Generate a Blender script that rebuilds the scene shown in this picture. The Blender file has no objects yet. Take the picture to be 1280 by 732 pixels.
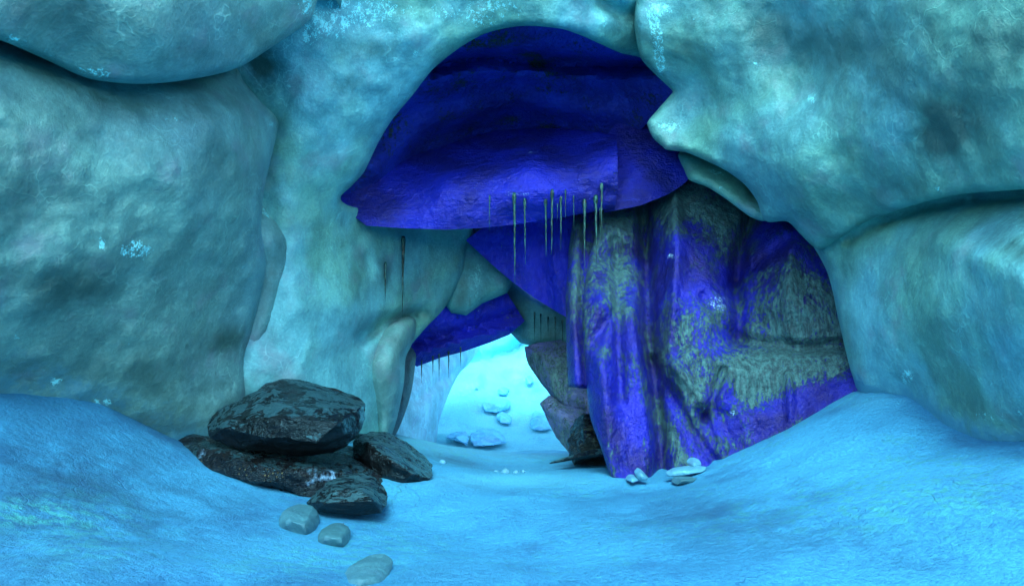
import bpy, bmesh, math, random
import numpy as np
from mathutils import Vector, noise, geometry
from math import radians as R

random.seed(7); np.random.seed(7)
S = bpy.context.scene
COL = S.collection

# ------------------------------------------------------------------ camera model
F = 914.0; HOR = 4.0; EYE = 1.7
cs, sn = math.cos(R(HOR)), math.sin(R(HOR))
def P(px, py, Y):
    """world point at depth Y seen in direction (px,py) of the 1280x732 photograph"""
    px = np.asarray(px, float); py = np.asarray(py, float); Y = np.asarray(Y, float)
    u = (px-640)/F; v = (366-py)/F
    k = Y/(cs - v*sn)
    return np.stack([u*k, Y, EYE+(sn+v*cs)*k], -1)

# ------------------------------------------------------------------ small maths
def tps(pts, lam=0.02):
    a = np.array(pts, float); X = a[:, :2]/100; y = a[:, 2]; n = len(a)
    def K(A, B):
        d2 = ((A[:, None]-B[None])**2).sum(-1)
        return 0.5*d2*np.log(d2+1e-9)
    M = np.zeros((n+3, n+3)); M[:n, :n] = K(X, X)+lam*np.eye(n)
    Q = np.c_[np.ones(n), X]; M[:n, n:] = Q; M[n:, :n] = Q.T
    c = np.linalg.solve(M, np.r_[y, 0, 0, 0])
    def f(p):
        p = np.asarray(p, float)/100; out = np.empty(len(p))
        for i in range(0, len(p), 20000):
            q = p[i:i+20000]
            out[i:i+20000] = K(q, X)@c[:n]+np.c_[np.ones(len(q)), q]@c[n:]
        return out
    return f

def facets(pts, soft):
    """piecewise-flat relief over the triangulated control points (angular broken rock)"""
    a = np.array(pts, float); sm = tps(pts, 8.0)
    r = geometry.delaunay_2d_cdt([Vector(q) for q in a[:, :2]], [], [], 0, 1e-5)
    X = np.array([tuple(v) for v in r[0]]); yv = np.array([a[o[0], 2] for o in r[3]])
    def f(p):
        p = np.asarray(p, float); t = sm(p); out = t.copy()
        for A, B, Cc in [q for q in r[2] if len(q) == 3]:
            a0, b0, c0 = X[A], X[B], X[Cc]; M = np.array([b0-a0, c0-a0]).T
            if abs(np.linalg.det(M)) < 1e-6: continue
            w = (p-a0)@np.linalg.inv(M).T; k = (w[:, 0] >= -1e-6) & (w[:, 1] >= -1e-6) & (w.sum(1) <= 1+1e-6)
            lin = yv[A]+w[k, 0]*(yv[B]-yv[A])+w[k, 1]*(yv[Cc]-yv[A]); out[k] = t[k]+soft*(lin-t[k])
        return out
    return f

def seg_dist(p, line, closed=False):
    """distance of points p to polyline, plus parameter 0..1 along it"""
    L = np.array(line, float)
    if closed: L = np.r_[L, L[:1]]
    best = np.full(len(p), 1e9)
    for a, b in zip(L[:-1], L[1:]):
        d = b-a; t = np.clip(((p-a)@d)/max(d@d, 1e-9), 0, 1)
        q = np.hypot(*(p-(a+t[:, None]*d)).T)
        best = np.minimum(best, q)
    return best

def inside(p, poly):
    x, y = p[:, 0], p[:, 1]; r = np.zeros(len(p), bool)
    L = np.array(poly); j = len(L)-1
    for i in range(len(L)):
        xi, yi = L[i]; xj, yj = L[j]
        if yi != yj:
            c = ((yi > y) != (yj > y)) & (x < (xj-xi)*(y-yi)/(yj-yi)+xi)
            r ^= c
        j = i
    return r

def smooth_poly(o, n=8):
    o = np.array(o, float); m = len(o); out = []
    for i in range(m):
        p0, p1, p2, p3 = o[i-1], o[i], o[(i+1) % m], o[(i+2) % m]
        # centripetal-ish: limit tangents
        L = np.linalg.norm(p2-p1)
        def tan(a, b, c):
            t = (c-a); l = np.linalg.norm(t); return t/l*L*0.9 if l > 0 else t*0
        m1 = tan(p0, p1, p2); m2 = tan(p1, p2, p3)
        for k in range(n):
            t = k/n; t2 = t*t; t3 = t2*t
            out.append((2*t3-3*t2+1)*p1+(t3-2*t2+t)*m1+(-2*t3+3*t2)*p2+(t3-t2)*m2)
    return np.array(out)

def onframe(p, m=25):
    return (p[0] > -m) & (p[0] < 1280+m) & (p[1] > -m) & (p[1] < 732+m)

def resample(poly, step):
    out = []; m = len(poly)
    for i in range(m):
        a, b = poly[i], poly[(i+1) % m]; L = np.linalg.norm(b-a)
        st = step if onframe((a+b)/2, 60) else step*4
        n = max(1, int(round(L/st)))
        for k in range(n): out.append(a+(b-a)*k/n)
    # drop near duplicates
    res = [out[0]]
    for q in out[1:]:
        if np.linalg.norm(q-res[-1]) > step*0.4: res.append(q)
    if np.linalg.norm(res[0]-res[-1]) < step*0.4: res.pop()
    return np.array(res)

def blobs(p, lst):
    v = np.zeros(len(p))
    for it in lst:
        if it[0] == 'L':
            d = seg_dist(p, it[1])/it[2]; v += it[3]*np.exp(-d*d); continue
        cx, cy, rx, ry, ang, w = it
        c, s = math.cos(R(ang)), math.sin(R(ang))
        dx, dy = p[:, 0]-cx, p[:, 1]-cy
        a = (dx*c+dy*s)/rx; b = (-dx*s+dy*c)/ry
        v += w*np.exp(-(a*a+b*b))
    return v

def fract(co, sc, oc=5, H=0.8, off=0.0):
    return np.array([noise.fractal(Vector((c[0]*sc+off, c[1]*sc, c[2]*sc)), H, 2.0, oc) for c in co])

# ------------------------------------------------------------------ object helpers
def tag(o, label=None, cat=None, group=None, kind=None):
    if label: o['label'] = label
    if cat: o['category'] = cat
    if group: o['group'] = group
    if kind: o['kind'] = kind
    return o

def empty(name, loc, label, cat, group=None):
    o = bpy.data.objects.new(name, None); o.empty_display_size = .3
    o.location = loc; COL.objects.link(o)
    return tag(o, label, cat, group)

def link(name, me, mat, parent=None):
    me.materials.append(mat)
    # origin at the base centre
    n = len(me.vertices); co = np.empty(n*3); me.vertices.foreach_get('co', co); co = co.reshape(-1, 3)
    base = np.array([(co[:, 0].min()+co[:, 0].max())/2, (co[:, 1].min()+co[:, 1].max())/2, co[:, 2].min()])
    me.vertices.foreach_set('co', (co-base).ravel()); me.update()
    o = bpy.data.objects.new(name, me); COL.objects.link(o)
    if parent is not None:
        o.parent = parent; o.location = Vector(base)-parent.location
    else:
        o.location = base
    return o

def mass(name, outline, ctrl, mat, step=6, rw=34, rd=.5, thick=1.8, creases=(), amp=.06, nsc=1.1,
         smooth=True, parent=None, attrs=None, maxD=60, lam=.02, facet=0, edge_jit=0, level=-30, tent=False, soft=None):
    """a solid block: outline and surface relief laid out along sight lines, with its own depth and thickness"""
    poly = smooth_poly(outline) if smooth else np.array(outline, float)
    B = resample(poly, step)
    if edge_jit:
        d = np.roll(B, -1, 0)-np.roll(B, 1, 0); nn = np.c_[-d[:, 1], d[:, 0]]/(np.linalg.norm(d, axis=1)[:, None]+1e-6)
        j = np.array([noise.fractal(Vector((b[0]*.03, b[1]*.03, 3.3)), .8, 2, 4) for b in B])
        B = B+nn*(j*edge_jit)[:, None]
    lo, hi = B.min(0), B.max(0)
    G = []
    y = lo[1]; row = 0
    while y < hi[1]:
        fine_row = -25 < y < 757
        st = step if fine_row else step*3
        x = lo[0]+(row % 2)*st*.5
        while x < hi[0]:
            G.append((x+random.uniform(-.2, .2)*st, y+random.uniform(-.2, .2)*st))
            x += step if (fine_row and -25 < x < 1305) else step*3
        y += st*.87; row += 1
    G = np.array(G).reshape(-1, 2)
    if len(G):
        G = G[inside(G, B)]
        if len(G): G = G[seg_dist(G, B, True) > step*.55]
    nb = len(B)
    V = [Vector(b) for b in B]+[Vector(g) for g in G]
    E = [(i, (i+1) % nb) for i in range(nb)]
    r = geometry.delaunay_2d_cdt(V, E, [], 1, 1e-5)
    vv = np.array([tuple(v) for v in r[0]]); ff = r[2]
    f0 = facets(ctrl, soft) if soft is not None else tps(ctrl, lam)
    def relief(p):
        D = f0(p)
        for (line, w, dep) in creases:
            q = seg_dist(p, line)/w
            D = D+dep*(np.maximum(0, 1-q/1.75) if tent else np.exp(-q*q))
        return D
    D = np.clip(relief(vv), 2.5, maxD)
    db = seg_dist(vv, B, True)
    if rw:
        t = np.clip(db/rw, 0, 1); D = D+rd*(1-np.sqrt(np.maximum(0, 1-(1-t)**2)))
    W = P(vv[:, 0], vv[:, 1], D)
    if amp:
        nz = fract(W, nsc, 4, .95)+.14*fract(W, nsc*5, 4, .7, 9)
        if facet:
            cell = np.array([noise.cell(Vector(w)*facet) for w in W]); nz = nz+(cell-.5)*.4
        D = D+amp*nz; W = P(vv[:, 0], vv[:, 1], D)
    # which cdt vertices are boundary, in order
    edge_cnt = {}
    for f in ff:
        for a, b in zip(f, f[1:]+f[:1] if isinstance(f, list) else tuple(f[1:])+tuple(f[:1])):
            k = (min(a, b), max(a, b)); edge_cnt[k] = edge_cnt.get(k, 0)+1
    bedges = [k for k, c in edge_cnt.items() if c == 1]
    bset = sorted({i for k in bedges for i in k})
    idx = {b: len(vv)+n for n, b in enumerate(bset)}
    pb = vv[bset]; Wb = P(pb[:, 0], pb[:, 1], D[bset]+thick)
    up = pb[:, 1] < level     # above the picture the back runs level instead of climbing
    Wb[up] = W[bset][up]+np.array([0, thick, 0])
    verts = np.r_[W, Wb]
    faces = [tuple(f) for f in ff]
    for a, b in bedges: faces.append((a, b, idx[b], idx[a]))
    # back cap from the boundary ring alone
    loc = {b: n for n, b in enumerate(bset)}
    r2 = geometry.delaunay_2d_cdt([Vector(q) for q in pb], [(loc[a], loc[b]) for a, b in bedges], [], 1, 1e-5)
    if len(r2[0]) == len(pb):
        om = r2[3]
        for f in r2[2]: faces.append(tuple(idx[bset[om[i][0]]] for i in f))
    me = bpy.data.meshes.new(name)
    me.from_pydata([tuple(v) for v in verts], [], faces); me.update()
    bm = bmesh.new(); bm.from_mesh(me)
    bmesh.ops.recalc_face_normals(bm, faces=bm.faces)
    eye = Vector((0, 0, EYE)); bm.faces.ensure_lookup_table()
    if sum((f.normal.dot(f.calc_center_median()-eye)*f.calc_area()) for f in bm.faces[:len(ff)]) > 0:
        bmesh.ops.reverse_faces(bm, faces=bm.faces)
    for f in bm.faces: f.smooth = True
    bm.to_mesh(me); bm.free()
    if not rw: me.set_sharp_from_angle(angle=R(48))
    allp = np.r_[vv, pb]
    for an, lst in (attrs or {}).items():
        at = me.attributes.new(an, 'FLOAT', 'POINT')
        at.data.foreach_set('value', blobs(allp, lst).astype(np.float32))
    o = link(name, me, mat, parent)
    return o, (lambda px, py: float(relief(np.array([[px, py]], float))[0]))

def hull(name, pts, mat, bevel=.05, cuts=3, amp=.03, nsc=2.2, parent=None, sharp=40, strat=0.0, soft=0):
    """a boulder: convex hull of hand-placed corners, chamfered and roughened"""
    bm = bmesh.new()
    for p in pts: bm.verts.new(tuple(p))
    r = bmesh.ops.convex_hull(bm, input=bm.verts)
    bmesh.ops.recalc_face_normals(bm, faces=bm.faces)
    dele = list({g for g in r['geom_interior']+r['geom_unused'] if isinstance(g, bmesh.types.BMVert)})
    bmesh.ops.delete(bm, geom=dele, context='VERTS')
    bmesh.ops.dissolve_limit(bm, angle_limit=R(3), verts=bm.verts, edges=bm.edges)
    if bevel:
        bmesh.ops.bevel(bm, geom=bm.edges[:], offset=bevel, segments=2, profile=.6, affect='EDGES', clamp_overlap=True)
    bmesh.ops.triangulate(bm, faces=bm.faces)
    for _ in range(cuts):
        L = np.median([e.calc_length() for e in bm.edges])
        es = [e for e in bm.edges if e.calc_length() > max(.035, L*.8)]
        if not es: break
        bmesh.ops.subdivide_edges(bm, edges=es, cuts=1)
        bmesh.ops.triangulate(bm, faces=[f for f in bm.faces if len(f.verts) > 3])
    if bm.calc_volume(signed=True) < 0: bmesh.ops.reverse_faces(bm, faces=bm.faces)
    bm.normal_update()
    for _ in range(soft): bmesh.ops.smooth_vert(bm, verts=bm.verts, factor=.5, use_axis_x=True, use_axis_y=True, use_axis_z=True)
    bm.normal_update()
    off = random.uniform(0, 50)
    for v in bm.verts:
        q = v.co*nsc+Vector((off, 0, 0))
        d = noise.fractal(q, .8, 2.1, 5)*amp
        if strat:   # ledges along the bedding
            h = v.co.z*5+v.co.x*1.6+noise.noise(v.co*1.3)*1.2
            d += strat*(abs((h % 1)-.5)-.25)
        v.co += v.normal*d
    if bm.calc_volume(signed=True) < 0: bmesh.ops.reverse_faces(bm, faces=bm.faces)
    me = bpy.data.meshes.new(name)
    for f in bm.faces: f.smooth = True
    bm.to_mesh(me); bm.free()
    me.set_sharp_from_angle(angle=R(sharp))
    return link(name, me, mat, parent)

def boulder_pts(rim, front, thick, shrink=.8):
    """rim: (px,py,Y) around the silhouette; front: nearer corners; the back is the rim pushed away"""
    w = [P(*q) for q in rim]; c = np.mean(w, 0)
    pts = list(w)+[P(*q) for q in front]
    for q in w:
        b = c+(q-c)*shrink; b = b.copy(); b[1] += thick; pts.append(b)
    return pts

# ------------------------------------------------------------------ materials
def new_mat(name):
    m = bpy.data.materials.new(name); m.use_nodes = True
    nt = m.node_tree; nt.nodes.clear()
    out = nt.nodes.new('ShaderNodeOutputMaterial'); b = nt.nodes.new('ShaderNodeBsdfPrincipled')
    nt.links.new(b.outputs[0], out.inputs[0])
    return m, nt, b
class NB:
    def __init__(s, nt): s.nt = nt; s.tc = nt.nodes.new('ShaderNodeNewGeometry').outputs['Position']
    def n(s, t, **k):
        x = s.nt.nodes.new(t)
        for a, b in k.items(): setattr(x, a, b)
        return x
    def l(s, a, b): s.nt.links.new(a, b)
    def put(s, sock, v):
        if isinstance(v, bpy.types.NodeSocket): s.l(v, sock)
        else: sock.default_value = v
    def map(s, scale=(1, 1, 1), rot=(0, 0, 0), vec=None):
        x = s.n('ShaderNodeMapping'); s.l(vec or s.tc, x.inputs[0]); x.inputs['Scale'].default_value = scale; x.inputs['Rotation'].default_value = rot
        return x.outputs[0]
    def noise(s, sc, det=6, rough=.6, vec=None, dist=0.0, col=False):
        x = s.n('ShaderNodeTexNoise'); s.l(vec or s.tc, x.inputs['Vector']); x.inputs['Scale'].default_value = sc
        x.inputs['Detail'].default_value = min(det, 5); x.inputs['Roughness'].default_value = rough; x.inputs['Distortion'].default_value = dist
        return x.outputs['Color' if col else 'Fac']
    def vor(s, sc, feat='DISTANCE_TO_EDGE', vec=None):
        x = s.n('ShaderNodeTexVoronoi', feature=feat); s.l(vec or s.tc, x.inputs['Vector']); x.inputs['Scale'].default_value = sc
        return x.outputs['Distance']
    def ramp(s, v, a, b, lo=0.0, hi=1.0):
        x = s.n('ShaderNodeMapRange', interpolation_type='SMOOTHSTEP'); s.put(x.inputs[0], v)
        x.inputs[1].default_value = a; x.inputs[2].default_value = b; x.inputs[3].default_value = lo; x.inputs[4].default_value = hi
        return x.outputs[0]
    def math(s, op, a, b=0.0, clamp=False):
        x = s.n('ShaderNodeMath', operation=op, use_clamp=clamp); s.put(x.inputs[0], a); s.put(x.inputs[1], b); return x.outputs[0]
    def mix(s, f, a, b, mode='MIX'):
        x = s.n('ShaderNodeMix', data_type='RGBA', blend_type=mode); s.put(x.inputs[0], f)
        for i, v in ((6, a), (7, b)):
            if isinstance(v, bpy.types.NodeSocket): s.l(v, x.inputs[i])
            else: x.inputs[i].default_value = (*v, 1)
        return x.outputs[2]
    def attr(s, name):
        x = s.n('ShaderNodeAttribute'); x.attribute_name = name; return x.outputs['Fac']
    def bump(s, h, strength, dist, prev=None):
        x = s.n('ShaderNodeBump'); s.put(x.inputs['Strength'], strength); x.inputs['Distance'].default_value = dist; s.l(h, x.inputs['Height'])
        if prev is not None: s.l(prev, x.inputs['Normal'])
        return x.outputs[0]
    def warp(s, sc, amt, vec=None):
        c = s.noise(sc, 3, .5, vec, col=True)
        a = s.n('ShaderNodeVectorMath', operation='SCALE'); s.l(c, a.inputs[0]); a.inputs['Scale'].default_value = amt
        b = s.n('ShaderNodeVectorMath', operation='ADD'); s.l(vec or s.tc, b.inputs[0]); s.l(a.outputs[0], b.inputs[1])
        return b.outputs[0]
    def sepz(s):
        g = s.n('ShaderNodeNewGeometry'); x = s.n('ShaderNodeSeparateXYZ'); s.l(g.outputs['Normal'], x.inputs[0]); return x.outputs[2]

def ice_mat(name, base, blue, stain_shade=(.022, .095, .085), bright=1.0, streak=False, glint=1.0):
    m, nt, b = new_mat(name); N = NB(nt)
    wv = N.warp(1.1, .16)
    big = N.noise(.55, 4, .55, wv)
    col = N.mix(N.ramp(big, .38, .66), base, blue)
    mid = N.noise(2.6, 10, .66, N.map((1, 1, .8), (0, .5, .3), wv))
    col = N.mix(N.ramp(mid, .36, .66, 0, 1), col, N.mix(1.0, col, (.64, .68, .70), 'MULTIPLY'))
    fine = N.noise(26, 8, .78)
    col = N.mix(N.ramp(fine, .42, .72, 0, .8), col, N.mix(1.0, col, (1.6, 1.45, 1.35), 'MULTIPLY'))
    # violet grey bruises
    vio = N.noise(1.7, 7, .6, N.map((1, 1, 1), (1, 2, .4)))
    col = N.mix(N.ramp(vio, .52, .75, 0, .45), col, (base[0]*1.7, base[1]*.72, base[2]*1.1))
    if streak:
        st = N.noise(1.0, 7, .65, N.map((7, 7, .5), vec=wv))
        col = N.mix(N.ramp(st, .5, .72, 0, .6), col, N.mix(1.0, col, (.5, .5, .5), 'MULTIPLY'))
    # hand-laid stains, plus corner and edge shade painted into the colour
    sv = N.math('MULTIPLY', N.math('MULTIPLY', N.attr('stain_shade'), 1.25), N.ramp(mid, .25, .6, .45, 1.2), True)
    col = N.mix(sv, col, stain_shade)
    dv = N.math('MULTIPLY', N.attr('dust'), N.ramp(N.math('ADD', N.noise(4, 8, .75), N.math('MULTIPLY', N.attr('dust'), .3)), .5, .82), True)
    col = N.mix(dv, col, (.05, .28, .38))
    # hairline fractures
    cv = N.warp(2.2, .7)
    cr = N.vor(2.1, vec=cv); crm = N.ramp(N.noise(1.1, 4, .6, N.map((1, 1, 1), (2, 0, 1))), .5, .62)
    crack = N.math('MULTIPLY', N.ramp(cr, .0, .02, 1, 0), crm)
    col = N.mix(N.math('MULTIPLY', crack, .6), col, N.mix(1.0, col, (1.9, 1.7, 1.6), 'MULTIPLY'))
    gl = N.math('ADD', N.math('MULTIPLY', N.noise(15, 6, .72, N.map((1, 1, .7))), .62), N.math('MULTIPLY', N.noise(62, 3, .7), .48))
    gmask = N.math('ADD', N.math('MULTIPLY', N.math('MINIMUM', N.attr('painted_glint'), .72), .30), gl)
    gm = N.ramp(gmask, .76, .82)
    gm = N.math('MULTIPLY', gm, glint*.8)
    col = N.mix(gm, col, (.24, .92, .92))  # cyan highlights painted into the ice colour
    N.l(col, b.inputs['Base Color'])
    N.put(b.inputs['Roughness'], N.mix(gm, (.46,)*3, (.18,)*3))
    b.inputs['Specular IOR Level'].default_value = .35
    h = N.math('ADD', N.math('MULTIPLY', mid, 1.0), N.math('MULTIPLY', N.noise(8, 9, .66), .6))
    h = N.math('ADD', h, N.math('MULTIPLY', crack, .12))
    h = N.math('ADD', h, N.math('MULTIPLY', fine, .55))
    n1 = N.bump(h, .55, .05)
    N.l(n1, b.inputs['Normal'])
    return m

def snow_mat(name, base, light, dark, green):
    m, nt, b = new_mat(name); N = NB(nt)
    wv = N.warp(.8, .22)
    big = N.noise(.45, 5, .55, wv)
    col = N.mix(N.ramp(big, .36, .64), base, light)
    lay = N.noise(1.1, 9, .66, N.map((1, .55, 1), (0, 0, .5), wv))
    col = N.mix(N.ramp(lay, .5, .72, 0, .65), col, dark)
    gr = N.noise(.35, 4, .5, N.map((1, 1, 1), (0, 0, 2)))
    grf = N.noise(9, 8, .72, wv)
    col = N.mix(N.math('MULTIPLY', N.ramp(gr, .46, .62), N.ramp(grf, .48, .62, 0, .55)), col, green)
    fine = N.noise(30, 7, .82, N.map((1, .75, 1)))
    col = N.mix(N.ramp(fine, .35, .62, .75, 0), col, N.mix(1.0, col, (.55, .62, .75), 'MULTIPLY'))
    col = N.mix(N.ramp(fine, .6, .76, 0, .6), col, (light[0]*2, min(1, light[1]*1.5), min(1, light[2]*1.1)))
    dk = N.math('MULTIPLY', N.attr('stain_shade'), N.ramp(N.noise(2.6, 8, .72, N.map((1, .7, 1), vec=wv)), .3, .62, .25, 1.0), True)
    col = N.mix(dk, col, (.013, .12, .23))  # dim ground painted darker, along with dark streaks
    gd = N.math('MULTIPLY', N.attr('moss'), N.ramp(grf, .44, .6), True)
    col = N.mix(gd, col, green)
    col = N.mix(N.math('MULTIPLY', N.attr('painted_glow'), 1.0, True), col, (.14, .74, .9))  # glow of the tunnel painted into the snow colour
    cr = N.vor(.9, vec=N.warp(1.6, 1.1)); crm = N.ramp(N.noise(.5, 3, .5, N.map((1, 1, 1), (2, 0, 3))), .5, .6)
    crack = N.math('MULTIPLY', N.ramp(cr, 0, .012, 1, 0), crm)
    col = N.mix(N.math('MULTIPLY', crack, .5), col, dark)
    N.l(col, b.inputs['Base Color'])
    b.inputs['Roughness'].default_value = .55; b.inputs['Specular IOR Level'].default_value = .3
    h = N.math('ADD', N.noise(2.4, 8, .62, wv), N.math('MULTIPLY', N.noise(12, 9, .75), .5))
    h = N.math('SUBTRACT', h, N.math('MULTIPLY', crack, .15))
    h = N.math('ADD', h, N.math('MULTIPLY', fine, .5))
    n1 = N.bump(h, .95, .10)
    N.l(n1, b.inputs['Normal'])
    return m

def blue_mat(name, base=(.006, .014, .32), dark=(.005, .008, .11), patch=(.085, .25, .235), bias=0.0, vert=True, gloss=.34):
    """deep blue glazed rock with mineral crust where the 'crust' attribute is high"""
    m, nt, b = new_mat(name); N = NB(nt)
    wv = N.warp(1.5, .15)
    big = N.noise(1.1, 6, .6, wv)
    col = N.mix(N.ramp(big, .35, .68), base, dark)
    fi = N.noise(1.0, 7, .7, N.map((5, 5, 22), (0, .25, 0), wv) if not vert else N.map((14, 14, 5), vec=wv))
    col = N.mix(N.ramp(fi, .5, .75, 0, .5), col, (base[0]*4, base[1]*3.2, min(1, base[2]*1.3)))
    a = N.noise(2.0, 4, .6, N.map((1, 1, .6), vec=wv))
    b2 = N.noise(15, 8, .92, N.map((1.25, 1.25, .55), (0, .3, 0)))
    msk = N.math('ADD', N.math('ADD', N.math('MULTIPLY', a, 1.0), N.math('MULTIPLY', b2, 2.0)), N.math('ADD', N.math('MULTIPLY', N.attr('crust'), .34), bias))
    pm = N.ramp(msk, 1.475, 1.495)
    pc = N.mix(N.ramp(N.noise(7, 8, .78, N.map((2.2, 2.2, .5))), .36, .64), (patch[0]*1.3, patch[1]*1.25, patch[2]*1.2), (patch[0]*.34, patch[1]*.36, patch[2]*.42))
    col = N.mix(pm, col, pc)
    gm = N.ramp(N.math('ADD', N.math('MULTIPLY', N.math('MINIMUM', N.attr('painted_glint'), .8), .3), N.math('ADD', N.math('MULTIPLY', N.noise(16, 6, .72, N.map((1, 1, .7))), .62), N.math('MULTIPLY', N.noise(62, 3, .7), .48))), .78, .84)
    col = N.mix(gm, col, (.35, .75, .98))  # pale blue highlights painted over the rock colour
    N.l(col, b.inputs['Base Color'])
    N.put(b.inputs['Roughness'], N.mix(pm, (gloss,)*3, (.6,)*3))
    b.inputs['Specular IOR Level'].default_value = .3
    h = N.math('ADD', N.noise(5, 9, .66, wv), N.math('ADD', N.math('MULTIPLY', fi, .35), N.math('MULTIPLY', pm, .12)))
    n1 = N.bump(h, .9, .11); n2 = N.bump(N.noise(38, 6, .7), .3, .02, n1)
    N.l(n2, b.inputs['Normal'])
    return m

def rock_mat(name, dark=(.004, .005, .006), frost=(.013, .052, .066), brown=(.003, .006, .007), amount=.5, bedding=(2, 2, 9), brot=(0, .45, .2), pebbly=False):
    m, nt, b = new_mat(name); N = NB(nt)
    wv = N.warp(1.8, .35)
    col = N.mix(N.ramp(N.noise(2.2, 8, .7), .42, .68), dark, (dark[0]*3, dark[1]*3, dark[2]*3))
    col = N.mix(N.ramp(N.noise(7, 8, .7, N.map((1, 1, 3))), .55, .75, 0, .7), col, brown)
    bed = N.noise(1.0, 9, .72, N.map(bedding, brot, wv))
    up = N.sepz()
    msk = N.math('ADD', N.math('MULTIPLY', bed, 1.0), N.math('MULTIPLY', up, .26))
    pm = N.ramp(msk, .725-amount*.1, .75-amount*.1)
    ln = N.math('ABSOLUTE', N.math('SUBTRACT', N.noise(1.0, 6, .7, N.map((bedding[0]*1.3, bedding[1]*1.3, bedding[2]*.7), (.3, brot[1]+.5, .6), wv)), .5))
    pm = N.math('MULTIPLY', pm, N.ramp(ln, .012, .045))
    fc = N.mix(N.noise(5, 8, .7), (frost[0]*.5, frost[1]*.5, frost[2]*.5), (frost[0]*1.4, frost[1]*1.35, frost[2]*1.3))
    col = N.mix(pm, col, fc)
    if pebbly:
        vz = N.vor(22, 'F1'); vc = N.ramp(vz, .12, .3, 1, 0)
        pk = N.math('MULTIPLY', vc, N.ramp(N.noise(5, 5, .6), .5, .62))
        col = N.mix(N.math('MULTIPLY', pk, .8), col, (.16, .17, .09))
        sm = N.ramp(N.math('ADD', N.noise(1.6, 8, .68), N.math('MULTIPLY', N.attr('snow'), .3)), .62, .72)
        col = N.mix(sm, col, (.14, .33, .48))
    N.l(col, b.inputs['Base Color'])
    N.put(b.inputs['Roughness'], N.mix(pm, (.2,)*3, (.36,)*3))
    b.inputs['Specular IOR Level'].default_value = .35; b.inputs['Specular Tint'].default_value = (.35, .85, 1, 1)
    h = N.math('ADD', N.noise(4.5, 10, .7, wv), N.math('MULTIPLY', bed, .8))
    if pebbly: h = N.math('ADD', h, N.math('MULTIPLY', vc, .5))
    n1 = N.bump(h, .9, .10); n2 = N.bump(N.noise(40, 6, .7), .35, .02, n1)
    N.l(n2, b.inputs['Normal'])
    return m

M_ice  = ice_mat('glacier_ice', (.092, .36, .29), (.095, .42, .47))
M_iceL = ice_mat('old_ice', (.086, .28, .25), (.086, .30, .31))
M_iceR = ice_mat('buttress_ice', (.072, .29, .235), (.074, .325, .35))  # slightly darker ice tone for the buttress
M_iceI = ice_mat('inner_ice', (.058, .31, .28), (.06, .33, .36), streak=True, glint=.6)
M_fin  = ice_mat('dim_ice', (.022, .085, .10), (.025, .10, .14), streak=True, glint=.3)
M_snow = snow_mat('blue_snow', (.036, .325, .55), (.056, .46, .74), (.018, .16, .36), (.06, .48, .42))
M_far  = snow_mat('bright_snow', (.17, .84, .97), (.21, .92, .99), (.07, .44, .72), (.3, .85, .90))  # far chamber's glow put into a paler snow colour
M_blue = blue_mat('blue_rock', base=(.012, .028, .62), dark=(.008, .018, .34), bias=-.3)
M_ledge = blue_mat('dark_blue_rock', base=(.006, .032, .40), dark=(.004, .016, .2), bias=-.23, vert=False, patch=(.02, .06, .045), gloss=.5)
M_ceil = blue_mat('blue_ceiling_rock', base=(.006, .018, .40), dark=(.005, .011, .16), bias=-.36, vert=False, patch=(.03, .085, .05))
M_drap = blue_mat('crusted_blue_rock', bias=-.085, patch=(.032, .125, .13))
M_viol = blue_mat('violet_slab', base=(.11, .18, .46), dark=(.09, .18, .32), patch=(.08, .22, .22), bias=0, vert=False, gloss=.5)
M_rock = rock_mat('black_rock', dark=(.002, .003, .0035), bedding=(1.1, 1.1, 4))
M_rock2 = rock_mat('banded_rock', dark=(.002, .003, .0035), frost=(.018, .066, .08), amount=.75, bedding=(1.5, 3, 9), brot=(.2, .6, .2))
M_slab = rock_mat('pebbly_rock', amount=.1, pebbly=True, bedding=(3, 3, 14), brot=(0, .5, 0), brown=(.028, .026, .016))
M_chunk = ice_mat('ice_chunk', (.034, .15, .17), (.038, .17, .24), glint=.6)
M_pale = ice_mat('pale_rubble', (.07, .30, .40), (.08, .34, .5), glint=.2)
M_hazed = ice_mat('hazed_rubble', (.11, .60, .88), (.12, .62, .92), glint=.1)  # haze put into the colour: far rocks paled towards the snow

def icicle_mat():
    m, nt, b = new_mat('icicle_ice'); N = NB(nt)
    c = N.mix(N.ramp(N.noise(1, 5, .6, N.map((60, 60, 9))), .4, .65), (.006, .035, .03), (.05, .22, .19))
    N.l(c, b.inputs['Base Color']); b.inputs['Roughness'].default_value = .12
    b.inputs['Transmission Weight'].default_value = .35; b.inputs['IOR'].default_value = 1.31
    N.l(N.bump(N.noise(1, 5, .6, N.map((40, 40, 12))), .6, .03), b.inputs['Normal'])
    return m
M_icicle = icicle_mat()

# ------------------------------------------------------------------ ground (one sheet to the horizon)
GC = [(640,732,5.2),(320,732,4.6),(0,732,4.0),(960,732,4.9),(1280,732,4.6),
      (640,660,7.2),(400,660,6.9),(200,640,6.4),(0,600,5.6),(0,487,7.2),(110,498,8.0),(210,545,8.9),(150,560,7.4),
      (300,590,8.4),(385,630,7.8),(480,637,7.9),(500,622,8.4),(540,602,9.2),(640,604,10.0),(765,597,10.0),(830,596,10.1),
      (880,585,10.0),(930,560,9.9),(1000,525,9.7),(1070,489,9.4),(1100,489,9.0),(1130,494,8.6),(1180,530,7.8),(1240,553,6.9),(1280,548,6.6),
      (1100,600,6.5),(900,640,7.0),(1280,640,5.2),(1000,580,8.0),(820,640,7.6),
      (560,586,11.0),(500,545,13.5),(560,570,13.0),(620,588,12.4),(690,584,12.2),(757,579,12),(450,562,11.3),
      (640,566,18),(600,556,22),(720,562,19),(640,549,26),(560,560,17),(330,575,9.8),(250,560,9.4)]
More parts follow.
